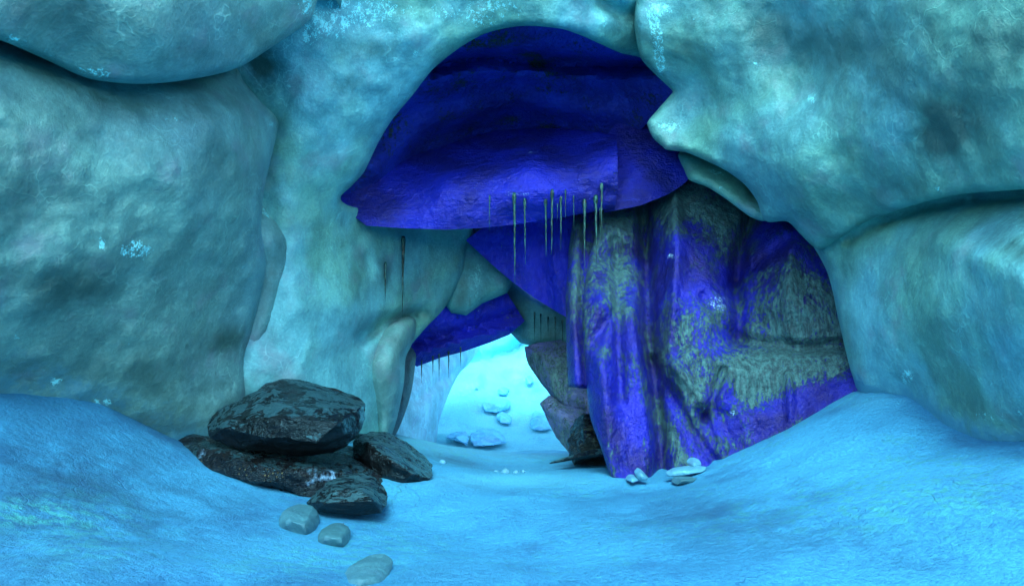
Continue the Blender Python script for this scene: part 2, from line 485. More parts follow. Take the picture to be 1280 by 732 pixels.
pw = [P(*g) for g in GC]
GP = [(p[0]*100, p[1]*100, p[2]) for p in pw]
GP += [(x*100, y*100, z) for x, y, z in [(-9,4,.9),(9,4,.9),(-12,9,1.2),(12,9,1.2),(-8,14,.4),(9,14,.3),(0,0,0),(-6,0,.3),(6,0,.4),(0,-10,0),(-14,-8,.2),(14,-8,.2),
      (-20,20,0),(20,20,0),(0,38,-1.3),(-12,30,-1),(12,30,-1),(-30,40,0),(30,40,0)]]
gf = tps([(a, b, c) for a, b, c in GP], .01)
def axis(lo, hi, st, far):
    a = list(np.arange(lo, hi+1e-6, st)); s = st; x = lo; L = []
    while x > -far: s *= 1.35; x -= s; L.append(x)
    s = st; x = a[-1]; Rr = []
    while x < far: s *= 1.35; x += s; Rr.append(x)
    return np.array(L[::-1]+a+Rr)
gx = axis(-7.5, 7.5, .07, 1500); gy = axis(3.6, 17, .07, 1500)
XX, YY = np.meshgrid(gx, gy)
q = np.c_[XX.ravel(), YY.ravel()]
def ground_h(q):
    z = gf(q*100); r = np.hypot(q[:, 0], q[:, 1]-10); t = np.clip((r-30)/30, 0, 1)
    return np.where(t >= 1, 0, z*(1-t))
Z = ground_h(q)
near = (np.hypot(q[:, 0], q[:, 1]-10) < 16)
nz = np.zeros(len(q)); pn = np.c_[q, np.zeros(len(q))]
nz[near] = .06*fract(pn[near], .7, 3, 1.0)+.009*fract(pn[near], 3.0, 4, .6, 5)
Z = Z+nz
me = bpy.data.meshes.new('snow_ground')
nx, ny = len(gx), len(gy)
fc = [(j*nx+i, j*nx+i+1, (j+1)*nx+i+1, (j+1)*nx+i) for j in range(ny-1) for i in range(nx-1)]
me.from_pydata(np.c_[q, Z].tolist(), [], fc); me.shade_smooth()
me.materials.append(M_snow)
W3 = np.c_[q, Z-EYE]; tt = W3[:, 1]*cs+W3[:, 2]*sn; ok = tt > 2
pp = np.full((len(q), 2), -9999.0); pp[ok, 0] = 640+F*W3[ok, 0]/tt[ok]; pp[ok, 1] = 366-F*(W3[ok, 2]*cs-W3[ok, 1]*sn)/tt[ok]
for an, lst in {'stain_shade': [(80,610,210,90,10,1.0),(0,720,120,60,0,.6),(180,520,90,14,25,.4),(950,660,220,44,4,.6),(870,640,60,16,0,.3),(1180,700,120,30,0,.4),(1240,600,60,30,0,.35),(560,720,120,16,0,.4),(560,573,60,7,14,.9),(730,580,60,4,-4,.9),(290,640,60,20,20,.3)],  # paints dim side snow and shaded humps, plus real dark streaks
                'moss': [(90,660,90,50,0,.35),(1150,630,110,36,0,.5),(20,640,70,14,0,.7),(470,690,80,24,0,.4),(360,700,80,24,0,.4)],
                'painted_glow': [(640,545,150,18,0,1.0),(640,600,110,10,0,.35),(1080,500,60,12,0,.2)]}.items():  # brighter snow painted where the tunnel glows
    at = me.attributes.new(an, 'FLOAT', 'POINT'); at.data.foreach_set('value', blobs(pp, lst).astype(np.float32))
go = bpy.data.objects.new('snow_ground', me); COL.objects.link(go); tag(go, kind='structure')
def gz(x, y): return float(ground_h(np.array([[x, y]]))[0])

# ------------------------------------------------------------------ ice walls
A, _ = mass('ice_bulge', [(-520,-100),(0,-105),(440,-180),(428,-110),(410,-40),(397,0),(386,26),(350,52),(297,85),(240,99),(175,105),(110,98),(60,76),(0,50),(-80,22),(-300,0),(-520,-10)],
    [(0,-20,5.6),(0,45,5.75),(200,40,6.5),(180,95,6.75),(300,75,7.7),(390,10,8.4),(250,-120,6.7),(0,-180,5.5),(-350,-100,4.2),(420,-250,7.8),(100,85,6.5),(340,0,7.7)],
    M_iceL, rw=10, rd=.12, attrs={'stain_shade': [(90,20,90,30,5,.35),(330,45,25,25,0,.3),(230,70,50,18,-5,.3),(120,0,160,40,0,.3)],
    'painted_glint': [(120,90,26,7,5,1.0),(15,48,18,6,15,.8),(300,40,10,14,0,.45),(385,8,14,18,0,.85),(60,65,40,12,20,.45)]})
tag(A, 'huge smooth teal ice bulge overhanging the upper left corner above the dark crease', 'ice mass')

Bm, _ = mass('ice_wall', [(-520,-60),(-100,0),(0,15),(60,40),(110,62),(200,68),(285,72),(306,104),(326,127),(347,150),(345,172),(337,205),(329,245),(327,290),(333,330),(326,370),(315,415),(306,450),(310,520),(330,660),(-520,760)],
    [(150,70,7.55),(150,125,7.15),(0,25,6.7),(0,60,6.4),(0,100,6.15),(0,300,6.2),(0,480,7.1),(110,500,7.95),(150,300,7.2),(250,250,7.9),(290,140,8.3),(290,80,9.3),(345,160,9.6),(328,300,9.3),(306,450,9.8),(200,400,8.1),(210,545,8.9),(310,560,9.9),(-400,300,4.6),(-400,0,4.6),(-400,600,5.2),(0,620,8.1),(110,620,9.0),(220,640,9.9)],
    M_iceL, rw=14, rd=.22, thick=4, amp=.11, creases=[([(0,70),(60,92),(110,112),(170,135),(240,118),(300,92)], 26, -.10), ([(345,160),(310,230),(260,260)], 40, -.1)],
    attrs={'stain_shade': [(90,360,60,30,0,.8),(170,470,60,28,10,.5),(285,425,30,18,-10,.7),(80,95,80,16,28,.6),(200,130,90,22,0,.55),(280,190,30,30,0,.35),(120,540,140,20,15,.3),(20,210,70,70,0,.45)],  # wide last blob paints the murky left side darker, as shade
    'dust': [('L',[(-300,440),(0,482),(60,488),(110,500),(180,530),(230,553)],40,.6),('L',[(230,553),(300,545),(330,500)],18,.5),('L',[(320,420),(330,300),(345,200)],20,.35)], 'painted_glint': [(127,305,3.5,8,0,1.6),(170,312,20,13,0,1.25),(155,430,18,5,0,.6),(70,478,9,8,-50,1.1),(128,502,14,5,10,1.2),(218,150,14,8,0,.55),(215,214,5,5,0,.7),(340,155,5,7,0,.9),(20,418,5,10,-40,.7)]})
tag(Bm, 'broad dull teal ice wall filling the left side below the overhanging bulge', 'ice wall')

C2, _ = mass('ice_fold', [(312,225),(326,246),(336,264),(352,281),(365,300),(367,322),(356,360),(340,410),(322,450),(306,490),(280,480),(285,330)],
    [(330,255,10.0),(365,305,10.2),(335,420,10.0),(300,350,9.9),(306,480,10.2),(345,300,9.8)], M_iceL, rw=20, rd=.3, thick=1.2, amp=.04,
    attrs={'painted_glint': [(334,266,10,5,55,1.2),(350,295,8,4,60,.6)], 'stain_shade': [(345,330,12,60,8,.35)]})
tag(C2, 'narrow upright ice fold squeezed between the left ice wall and the arch', 'ice fold')

C, Cd = mass('ice_arch', [(240,-80),(560,-75),(860,-80),(872,-40),(850,60),(826,84),(800,72),(775,66),(750,55),(725,44),(700,36),(650,33),(600,45),(545,83),(515,120),(490,150),(472,180),(455,215),(440,232),(426,250),(460,262),(520,268),(585,270),(592,285),(583,312),(577,345),(557,383),(530,412),(508,441),(504,475),(497,520),(488,548),(480,640),(270,640),(265,300),(250,80)],
    [(300,560,10.3),(300,300,10.25),(300,110,9.8),(300,20,8.9),(270,-60,8.4),(400,50,9.4),(450,0,9.35),(400,200,10.2),(425,250,11.1),(455,215,11.0),(545,85,10.2),(650,30,9.8),(740,55,10.0),(800,70,10.6),(860,60,11.2),(640,-120,9.0),(640,-20,9.5),(400,-200,9.0),(850,-250,9.8),(430,400,11.2),(440,540,11.6),(455,270,12.1),(500,300,12.7),(540,270,13.2),(590,285,14.2),(577,345,14.1),(557,383,13.9),(508,440,13.2),(488,548,13.0),(400,480,10.7),(460,620,12.6),(380,300,10.4)],
    M_ice, rw=10, rd=.14, thick=3.5, amp=.10,
    creases=[([(745,-20),(752,4),(772,12),(795,14)], 11, .22), ([(778,-10),(782,2)], 14, -.3), ([(458,330),(450,400),(448,440)], 14, .12), ([(440,250),(445,380)], 40, -.25), ([(375,120),(365,250),(372,380)], 30, -.15), ([(452,425),(480,404),(525,392)], 9, .35)],
    attrs={'stain_shade': [(325,80,22,26,-20,.9),(470,65,25,15,0,.45),(430,105,20,14,0,.4),(785,45,18,26,0,.5),(450,350,12,60,0,.35),(480,345,14,24,0,.55),(520,392,30,7,-8,.5),(590,330,8,40,20,.5)],
    'dust': [('L',[(430,560),(470,560),(500,545)],16,.9),('L',[(350,170),(345,230),(370,330)],24,.4),('L',[(430,225),(480,150),(545,80)],14,.3)], 'painted_glint': [(415,25,34,26,-15,1.0),(470,15,40,22,0,.75),(560,15,50,16,0,.55),(600,30,30,10,0,.5),(520,70,14,10,-50,.6),(385,50,10,30,10,.6),(360,110,10,20,0,.5),(640,10,40,15,0,.5),(755,30,6,14,0,.8),(610,5,20,8,0,.5),(395,95,16,20,0,.35)]})
tag(C, 'bright blue green ice arch framing the left and top of the cave mouth', 'ice arch')

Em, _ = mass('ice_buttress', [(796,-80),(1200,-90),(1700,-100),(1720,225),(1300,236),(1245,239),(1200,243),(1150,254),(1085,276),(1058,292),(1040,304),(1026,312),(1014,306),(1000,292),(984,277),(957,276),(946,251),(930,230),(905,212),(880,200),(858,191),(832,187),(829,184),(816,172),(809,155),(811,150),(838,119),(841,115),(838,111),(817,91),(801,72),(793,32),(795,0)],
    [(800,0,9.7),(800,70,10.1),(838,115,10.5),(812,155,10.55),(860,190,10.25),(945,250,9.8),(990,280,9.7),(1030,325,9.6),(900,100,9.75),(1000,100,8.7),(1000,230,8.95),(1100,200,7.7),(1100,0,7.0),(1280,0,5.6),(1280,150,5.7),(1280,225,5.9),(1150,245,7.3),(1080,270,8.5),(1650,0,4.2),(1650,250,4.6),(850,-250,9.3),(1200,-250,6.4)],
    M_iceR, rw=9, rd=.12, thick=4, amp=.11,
    creases=[([(900,60),(980,180),(1030,270)], 55, -.22)],
    attrs={'stain_shade': [(1185,165,42,30,-30,1.1),(1160,135,40,18,0,.35),(1030,60,120,50,10,.4),(1110,240,60,16,-10,.35),(850,60,20,14,0,.35),(1080,120,50,40,0,.25),(1260,50,120,70,0,.45),(955,35,30,30,0,.3)],  # stains, plus a wide blob painting the dim upper right corner
    'painted_glint': [(820,40,9,30,-12,1.0),(828,12,18,12,0,.9),(825,80,8,20,-15,.9),(870,25,16,10,0,.55),(885,60,14,14,0,.5),(1015,123,6,8,20,1.05),(995,130,4,4,0,.9),(1178,65,4,5,0,.9),(1243,63,4,5,0,.9),(940,80,14,8,0,.7),(835,160,16,10,0,.8),(1175,236,8,4,0,.9),(1025,212,5,5,0,.6),(860,150,18,14,0,.4)]})
tag(Em, 'large teal ice buttress hanging over the upper right of the cave mouth', 'ice mass')

Fm, _ = mass('ice_pillar', [(1016,304),(1022,288),(1046,270),(1085,250),(1120,232),(1160,220),(1200,212),(1300,206),(1720,200),(1720,760),(1300,740),(1180,640),(1090,620),(1080,540),(1071,488),(1062,458),(1054,425),(1047,395),(1041,365),(1034,340),(1024,320)],
    [(1020,306,9.75),(1042,300,9.45),(1040,340,9.6),(1071,488,9.35),(1055,430,9.4),(1130,495,8.65),(1180,530,7.85),(1240,553,6.95),(1280,548,6.65),(1150,300,7.8),(1150,400,7.6),(1200,225,7.9),(1200,262,7.35),(1280,215,7.2),(1280,255,6.5),(1280,300,6.0),(1280,400,5.8),(1280,500,6.2),(1220,480,7.0),(1090,290,8.7),(1100,400,8.5),(1650,400,4.6),(1650,650,5),(1240,650,7.8),(1100,600,9.9)],
    M_ice, rw=16, rd=.2, thick=4, amp=.09, creases=[([(1062,300),(1090,283),(1150,261),(1200,250),(1290,245)], 6, .22), ([(1180,300),(1240,330),(1285,350)], 22, -.10)],
    attrs={'stain_shade': [(1270,310,40,20,20,.6),(1190,430,50,50,-20,.12),(1230,510,60,18,10,.3),(1160,470,40,14,10,.2)],  # first blob paints the shadow at the right edge
    'dust': [('L',[(1071,492),(1130,498),(1180,530),(1240,553),(1400,540)],20,1.1),('L',[(1035,310),(1050,400),(1070,480)],20,.3)], 'painted_glint': [(1135,470,8,10,0,1.2),(1240,520,30,9,8,.65),(1275,515,10,6,0,.8),(1127,280,8,5,0,.8)]})
tag(Fm, 'stout teal ice pillar standing on the right snow bank below the horizontal crease', 'ice pillar')

G, _ = mass('ice_ledge', [(850,190),(900,190),(955,235),(966,264),(957,276),(940,272),(925,262),(905,247),(884,234),(862,225),(856,214)],
    [(865,212,11.0),(955,272,10.5),(900,235,10.7),(930,215,11.1)], M_ice, rw=14, rd=.3, thick=.9, amp=.04,
    attrs={'painted_glint': [(895,215,16,6,30,.9),(905,235,14,5,30,.7),(935,262,6,4,0,.7)], 'stain_shade': [(940,240,18,16,40,.7)]})
tag(G, 'small glistening ice ledge tucked under the buttress above the crusted blue curtain', 'ice ledge')

Dl, _ = mass('ice_lobe', [(452,450),(461,421),(480,405),(503,395),(519,398),(521,412),(514,432),(507,448),(505,478),(498,515),(488,548),(478,560),(466,520),(455,482)],
    [(460,440,12.3),(500,405,12.6),(519,405,12.9),(490,450,11.9),(490,540,12.3),(465,500,12.2),(505,450,12.5)], M_iceL, rw=22, rd=.6, thick=1.2, amp=.05,
    attrs={'painted_glint': [(462,428,5,6,0,.6)], 'stain_shade': [(480,480,10,40,0,.4),(500,440,10,20,0,.3)]})
tag(Dl, 'rounded pale ice lobe bulging from the inner left wall beside the black boulders', 'ice lobe')
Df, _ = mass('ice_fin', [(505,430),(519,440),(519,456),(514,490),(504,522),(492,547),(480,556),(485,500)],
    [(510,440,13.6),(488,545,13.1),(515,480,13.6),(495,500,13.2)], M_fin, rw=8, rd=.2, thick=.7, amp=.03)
tag(Df, 'thin dark upright ice fin behind the rounded ice lobe', 'ice fin')

# ------------------------------------------------------------------ blue rock
oh = empty('rock_overhang', tuple(P(640, 285, 13)), 'deep blue rock overhang jutting across the top of the cave mouth above the icicles', 'rock overhang')
lip = [(425,257),(458,282),(500,285),(560,287),(600,285),(640,281),(700,272),(769,260),(772,236),(772,190)]
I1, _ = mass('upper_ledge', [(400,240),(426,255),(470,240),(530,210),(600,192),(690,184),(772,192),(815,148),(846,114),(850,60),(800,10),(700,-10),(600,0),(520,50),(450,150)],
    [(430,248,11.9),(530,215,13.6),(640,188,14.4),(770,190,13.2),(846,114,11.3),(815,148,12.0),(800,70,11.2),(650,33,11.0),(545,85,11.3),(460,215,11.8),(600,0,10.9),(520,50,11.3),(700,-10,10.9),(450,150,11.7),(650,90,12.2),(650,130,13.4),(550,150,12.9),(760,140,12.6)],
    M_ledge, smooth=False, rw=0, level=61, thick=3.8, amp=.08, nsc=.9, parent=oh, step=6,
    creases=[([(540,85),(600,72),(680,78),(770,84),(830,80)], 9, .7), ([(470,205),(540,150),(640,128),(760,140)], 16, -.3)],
    attrs={'crust': [(610,55,40,8,-8,.75),(665,75,16,12,20,1.0),(570,105,16,12,-30,.75),(630,150,40,8,5,.55),(490,160,20,20,0,.5),(690,45,10,16,0,.4)], 'painted_glint': [(600,120,80,20,0,.0)]})
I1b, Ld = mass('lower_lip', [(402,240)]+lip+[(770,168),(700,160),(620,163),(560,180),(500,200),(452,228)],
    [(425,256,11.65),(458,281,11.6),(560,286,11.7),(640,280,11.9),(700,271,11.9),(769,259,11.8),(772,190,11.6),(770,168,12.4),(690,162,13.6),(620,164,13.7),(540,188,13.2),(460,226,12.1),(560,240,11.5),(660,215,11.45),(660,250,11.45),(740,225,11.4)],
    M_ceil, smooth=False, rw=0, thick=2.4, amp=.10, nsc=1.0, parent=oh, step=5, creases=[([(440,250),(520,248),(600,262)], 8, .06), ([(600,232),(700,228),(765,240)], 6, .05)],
    attrs={'crust': [(490,208,10,8,0,.8),(650,190,30,6,5,.35)], 'painted_glint': [(640,242,40,4,2,.75),(520,250,40,5,8,.5),(660,190,26,4,0,.7),(480,270,30,5,10,.5),(600,232,30,5,0,.45)]})
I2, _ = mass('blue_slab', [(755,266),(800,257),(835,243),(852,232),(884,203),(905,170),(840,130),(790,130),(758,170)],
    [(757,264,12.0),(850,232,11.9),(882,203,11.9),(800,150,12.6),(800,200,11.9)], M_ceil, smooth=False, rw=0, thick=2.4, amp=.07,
    attrs={'painted_glint': [(830,235,30,4,-25,.5)]})
tag(I2, 'smooth blue rock slab emerging right of the overhang below the buttress', 'rock slab')

J, _ = mass('blue_slab', [(582,300),(600,287),(640,262),(735,250),(745,300),(735,400),(712,398),(700,392),(668,372),(640,352),(612,328)],
    [(582,300,14.2),(650,270,14.0),(730,255,13.5),(735,395,13.4),(640,352,14.0),(680,320,13.6)], M_blue, smooth=False, rw=0, thick=2, amp=.06,
    creases=[([(682,285),(676,340),(690,395)], 10, .18)],
    attrs={'painted_glint': [(650,310,10,30,20,.45),(660,350,10,10,0,.5)]})
tag(J, 'tilted blue rock slab hanging behind the row of icicles', 'rock slab')

K, _ = mass('ice_wedge', [(555,262),(640,262),(650,330),(642,353),(634,366),(603,379),(583,394),(564,391),(556,380),(560,340)],
    [(600,310,14.6),(640,352,14.6),(570,390,14.3),(590,350,14.2)], M_iceI, smooth=False, rw=10, rd=.2, thick=.8, amp=.04,
    attrs={'painted_glint': [(597,345,6,24,8,1.0),(600,372,8,6,0,.5)], 'stain_shade': [(578,360,7,24,10,.5)]})
tag(K, 'green ice wedge with painted highlights between the arch and the low blue slab', 'ice wedge')

L, _ = mass('blue_slab', [(505,446),(500,430),(530,400),(556,372),(585,384),(602,368),(625,361),(634,366),(640,376),(656,401),(637,418),(612,428),(580,439),(550,447),(521,458)],
    [(506,444,14.8),(521,456,15.0),(636,418,15.6),(655,401,15.7),(600,385,15.0),(560,400,14.7),(625,365,15.3)], M_blue, smooth=False, rw=0, thick=1.6, amp=.05,
    creases=[([(520,430),(580,412),(650,388)], 6, .22), ([(515,445),(580,425),(645,408)], 6, -.2)],
    attrs={'painted_glint': [(570,436,50,4,-16,.55),(610,385,30,5,-15,.5)]})
tag(L, 'low blue rock slab with wavy ribs bridging the tunnel above the bright snow', 'rock slab')

Mb, Md = mass('ice_beam', [(590,330),(642,345),(668,370),(712,392),(745,400),(745,470),(712,440),(700,428),(663,432),(650,428),(636,414),(620,400),(598,380)],
    [(630,360,16.2),(700,400,15.6),(740,430,15.2),(640,412,16.3),(663,430,15.9)], M_iceI, smooth=False, rw=8, rd=.2, thick=.8, amp=.04,
    attrs={'painted_glint': [(645,420,6,8,0,.8)], 'stain_shade': [(690,410,20,20,0,.4)]})
tag(Mb, 'pale green ice beam slanting behind the low blue slab with thin drips', 'ice beam')

cu = empty('rock_curtain', tuple(P(860, 590, 10.6)), 'tall blue rock curtain with grey green crust standing right in the cave mouth', 'rock curtain')
H, Hd = mass('curtain_face', [(758,240),(860,190),(960,240),(1000,262),(1042,300),(1060,350),(1085,430),(1100,500),(1090,560),(1000,620),(880,650),(775,640),(763,598),(752,562),(738,522),(734,490),(730,440),(728,385),(735,330),(748,280)],
    [(758,235,13.0),(800,215,13.1),(806,255,12.9),(845,235,12.3),(880,215,12.5),(945,250,12.2),(1000,262,11.5),
     (735,320,11.9),(763,290,12.05),(785,300,12.1),(807,320,12.3),(845,310,11.2),(880,320,11.35),(930,310,11.8),(950,330,11.0),(990,293,10.6),(1040,300,10.8),
     (728,385,11.1),(752,380,10.8),(772,385,11.0),(790,390,10.85),(809,390,11.45),(842,380,10.7),(885,390,10.5),(918,358,11.4),(930,388,10.95),(985,375,10.2),(1050,370,10.3),
     (730,440,10.8),(752,450,10.3),(774,445,10.6),(795,440,10.4),(813,440,11.05),(835,430,10.7),(880,432,10.4),(925,425,10.65),(985,428,10.32),(1045,425,10.1),(1085,430,9.9),
     (738,500,10.6),(757,500,10.1),(780,500,10.4),(803,500,10.3),(820,490,10.8),(842,456,10.3),(885,470,10.3),(905,460,10.1),(945,468,10.15),(985,470,10.03),(1040,470,9.82),(1070,489,9.5),
     (762,560,10.0),(790,555,10.2),(812,550,10.2),(828,540,10.55),(862,505,10.15),(880,522,10.38),(900,495,10.02),(930,520,9.95),(950,500,10.1),(984,500,9.9),(992,515,9.85),(870,550,10.1),
     (765,600,9.95),(800,598,10.05),(828,598,10.2),(880,585,10.02),(905,572,9.95),(930,560,9.93),(1000,525,9.72),
     (763,650,9.9),(830,650,10.15),(880,640,10.0),(1000,630,9.7),(1105,540,9.4),(1115,440,9.7),(1080,330,10.5),(960,190,12.5),(860,180,13.2),(735,230,12.9),(715,300,12.4),(710,385,11.5),(715,500,11.0),(725,560,10.5),(740,650,10.2)],
    M_drap, smooth=True, soft=1.0, rw=8, rd=.15, thick=3.6, amp=.055, nsc=1.6, parent=cu, step=4, tent=True,
    creases=[([(805,255),(808,330),(811,420),(820,495),(828,600)], 8, .45), ([(945,250),(925,315),(918,358),(925,425)], 8, .3), ([(815,450),(870,545),(905,590)], 6, .2), ([(843,455),(885,510),(905,560)], 5, -.12), ([(770,300),(772,385),(775,500)], 6, .2), ([(922,350),(990,296)], 6, .2), ([(905,462),(882,522)], 5, .2), ([(880,372),(905,410),(925,425),(1000,436),(1060,430)], 7, .22), ([(985,470),(989,520)], 5, -.12), ([(842,240),(846,320),(838,430)], 9, -.18)],
    attrs={'crust': [(790,270,40,25,0,.8),(850,250,34,26,0,.85),(960,330,16,10,-30,.2),(900,265,30,20,20,.75),(980,410,60,45,0,.75),(1000,350,30,20,0,.55),(900,310,16,40,0,.6),(745,300,10,30,0,.6),(770,360,14,50,5,.7),(760,300,14,30,0,.3),(880,400,40,22,0,.3),(980,460,60,22,-6,.85),(940,475,40,26,20,.6),(1040,440,26,50,0,.55),(858,480,12,42,-38,.8),(840,545,8,55,-28,.9),(900,550,20,9,12,.9),(755,440,9,8,0,.7),(785,480,5,50,-8,.3),(850,420,20,30,0,.25),(930,260,20,12,0,.8),
                     (850,310,26,28,0,-.55),(870,360,50,16,5,-.5),(820,380,10,60,0,-.4),(958,320,40,10,-30,-1.3),(760,545,30,70,0,-.5),(860,560,10,50,-30,-.3),(940,530,70,16,-22,-.75),(1030,495,60,16,-25,-1.3),(790,560,14,60,-10,-.4),(745,480,10,60,0,-.4)],
           'painted_glint': [(895,385,24,22,0,.36),(843,305,12,10,0,.5),(838,320,8,4,0,.9),(915,515,3.5,6,0,1.3),(880,510,3,3,0,.9),(775,470,6,40,-8,.35),(900,370,30,20,0,.4)]})
H2, _ = mass('side_flap', [(718,262),(760,250),(790,300),(770,480),(750,486),(735,486),(710,483),(708,430),(707,372),(711,310)],
    [(715,280,12.8),(710,480,11.3),(765,470,11.0),(760,270,12.8),(708,372,12.0)], M_drap, smooth=False, rw=6, rd=.12, thick=.5, amp=.05, parent=cu, step=4.5, creases=[([(722,280),(717,380),(722,480)], 7, -.3)],
    attrs={'crust': [(722,320,9,55,0,.65),(718,380,7,20,0,.3),(722,450,12,50,0,-.5)]})

# ------------------------------------------------------------------ violet slabs, dark rocks
def rim(pts, Y): return [(x, y, Y) for x, y in pts]
N1 = hull('violet_slab', boulder_pts([(655,433,15.3),(700,424,15.2),(745,440,15),(745,545,14.8),(722,528,14.8),(700,510,15.0),(680,480,15.2),(661,455,15.3)],
    [(676,446,14.9),(700,500,14.6),(730,500,14.4)], 1.0), M_viol, bevel=.03, cuts=4, amp=.03)
tag(N1, 'upper violet grey rock slab leaning over the bright tunnel floor', 'rock slab')
N2 = hull('violet_slab', boulder_pts([(675,504,14.9),(687,494,14.9),(715,512,14.6),(750,520,14.4),(745,575,14.2),(716,572,14.2),(695,547,14.6),(694,540,14.6)],
    [(712,530,14.0),(735,540,13.9)], .9), M_viol, bevel=.03, cuts=4, amp=.03)
tag(N2, 'lower violet grey rock slab resting on the snow left of the dark rock', 'rock slab')
O = hull('dark_boulder', boulder_pts([(710,556,12.3),(714,538,12.5),(730,518,12.6),(748,520,12.5),(775,535,12.3),(785,580,12.1),(757,584,12.0),(716,581,12.1)],
    [(735,545,11.7),(760,560,11.5),(725,570,11.7)], .9), rock_mat('mossy_rock', dark=(.005, .007, .006), frost=(.03, .05, .035), brown=(.02, .03, .012), amount=.2, bedding=(2, 2, 16)), bevel=.04, cuts=5, amp=.05, strat=.06)
tag(O, 'dark mossy rock wedged behind the foot of the blue curtain', 'boulder')
sp = hull('rock_shard', [P(685,579.5,11.9), P(690,576,11.95), P(735,562,11.5), P(775,556,11.3), P(780,566,11.1), P(735,568.5,11.4), P(740,564,11.8), P(785,562,11.7)],
    M_rock2, bevel=.008, cuts=4, amp=.012)
tag(sp, 'long pointed grey rock shard lying in front of the dark mossy rock', 'rock shard')

slab = hull('flat_boulder', boulder_pts([(219,556,9.0),(232,545,9.3),(262,540,9.7),(330,545,10.0),(410,560,10.0),(440,566,9.9),(478,592,9.2),(497,620,8.8),(480,632,8.5),(400,628,8.1),(330,606,7.9),(260,588,8.2),(222,567,8.7)],
    [(300,572,8.0),(370,590,7.9),(430,592,8.3),(262,566,8.4)], .6, .95), M_slab, bevel=.06, cuts=6, amp=.05, nsc=1.8, sharp=60)
tag(slab, 'flat pebbly brown rock slab under the big black boulder half sunk in snow', 'boulder')
bld = hull('black_boulder', boulder_pts([(257,532,8.7),(262,520,8.9),(290,506,9.1),(332,479,9.3),(352,475,9.3),(396,486,9.3),(432,499,9.2),(448,512,9.0),(447,538,8.8),(436,556,8.6),(415,569,8.5),(370,569,8.3),(300,560,8.3),(262,547,8.5)],
    [(340,488,8.8),(300,522,8.2),(360,520,7.9),(410,510,8.3),(420,530,8.0),(340,548,7.9),(395,552,7.9),(280,535,8.2)], 1.1, .85), M_rock, bevel=.012, cuts=6, amp=.035, nsc=1.8, strat=.03, sharp=28)
tag(bld, 'biggest glossy black boulder lying on top of the flat slab at left', 'boulder')
r3 = hull('striped_boulder', boulder_pts([(440,572,9.6),(441,552,9.8),(447,543,9.9),(470,545,9.9),(500,560,9.8),(525,580,9.6),(539,598,9.3),(530,605,9.1),(498,609,9.0),(470,600,9.2)],
    [(460,553,9.3),(490,575,8.9),(515,592,8.9),(465,575,9.1)], .8, .85), M_rock2, bevel=.01, cuts=6, amp=.028, nsc=2, strat=.03, sharp=28)
tag(r3, 'striped black boulder sloping down at the right end of the rock pile', 'boulder')
r4 = hull('striped_boulder', boulder_pts([(384,628,7.5),(392,615,7.6),(410,602,7.8),(440,597,7.9),(462,603,7.8),(475,618,7.7),(482,632,7.5),(476,640,7.4),(430,642,7.3),(395,638,7.4)],
    [(420,612,7.3),(450,612,7.3),(465,626,7.15),(410,628,7.15)], .5, .85), M_rock2, bevel=.01, cuts=6, amp=.022, nsc=2.2, strat=.025, sharp=28)
tag(r4, 'small low striped rock in front of the flat slab nearest the ice lumps', 'boulder')

# ------------------------------------------------------------------ ice lumps on the snow
def lump(name, pts, front, th, label, group=None, mat=M_chunk, bev=.06, cat='ice lump', amp=.012):
    o = hull(name, boulder_pts(pts, front, th, .9), mat, bevel=bev, cuts=5, amp=amp, nsc=3, sharp=180, soft=10 if cat == 'ice lump' else 2)
    o.location.z -= .035 if cat == 'ice lump' else .015
    return tag(o, label, cat, group)
lump('ice_lump', [(346,650,6.75),(350,636,6.85),(362,631,6.9),(382,634,6.9),(391,646,6.85),(391,663,6.7),(384,669,6.6),(350,660,6.7)], [(360,645,6.55),(380,650,6.5)], .35,
     'largest rounded grey ice lump below the rock pile', 'ice lumps on the near snow')
lump('ice_lump', [(395,670,6.35),(399,658,6.45),(412,654,6.5),(430,660,6.5),(432,668,6.4),(431,681,6.3),(415,681,6.25),(400,678,6.3)], [(408,665,6.15),(425,668,6.15)], .3,
     'smaller blocky ice lump just right of the largest one', 'ice lumps on the near snow')
lump('ice_lump', [(422,728,5.05),(426,714,5.15),(448,704,5.25),(472,703,5.3),(486,712,5.25),(482,728,5.1),(450,742,4.95)], [(445,718,4.9),(465,716,4.95)], .4,
     'low flat ice lump at the bottom edge half buried in snow', 'ice lumps on the near snow')
grp = 'ice shards at the curtain foot'
lump('ice_shard', [(794,590,9.6),(799,584,9.7),(803,586,9.7),(811,596,9.5),(806,599,9.45),(797,597,9.5)], [(801,591,9.4)], .2, 'tiny upright ice shard leaning on the foot of the blue curtain', grp, bev=.012, cat='ice shard', amp=.008, mat=M_pale)
lump('ice_shard', [(783,599,9.6),(788,594,9.65),(796,594,9.65),(800,599,9.5),(790,602,9.4)], [(790,597,9.4)], .2, 'tiny low ice chip left of the upright shard', grp, bev=.012, cat='ice shard', amp=.008, mat=M_pale)
lump('ice_shard', [(832,590,9.5),(842,584,9.6),(862,581,9.65),(884,582,9.55),(880,588,9.4),(858,592,9.3),(836,594,9.45)], [(855,586,9.3)], .12, 'longest pale ice shard lying along the snow below the crusted curtain', grp, bev=.012, cat='ice shard', amp=.008, mat=M_pale)
lump('ice_shard', [(839,601,9.2),(843,595,9.3),(856,594,9.3),(872,596,9.2),(866,601,9.1),(846,604,9.05)], [(854,598,9.0)], .1, 'short dark ended ice shard nearest the viewer below the longest shard', grp, bev=.012, cat='ice shard', amp=.008)
lump('ice_shard', [(860,578,9.75),(866,572,9.8),(874,572,9.8),(878,580,9.7),(868,583,9.6)], [(868,577,9.6)], .2, 'stubby ice shard touching the curtain behind the longest shard', grp, bev=.012, cat='ice shard', amp=.008, mat=M_pale)
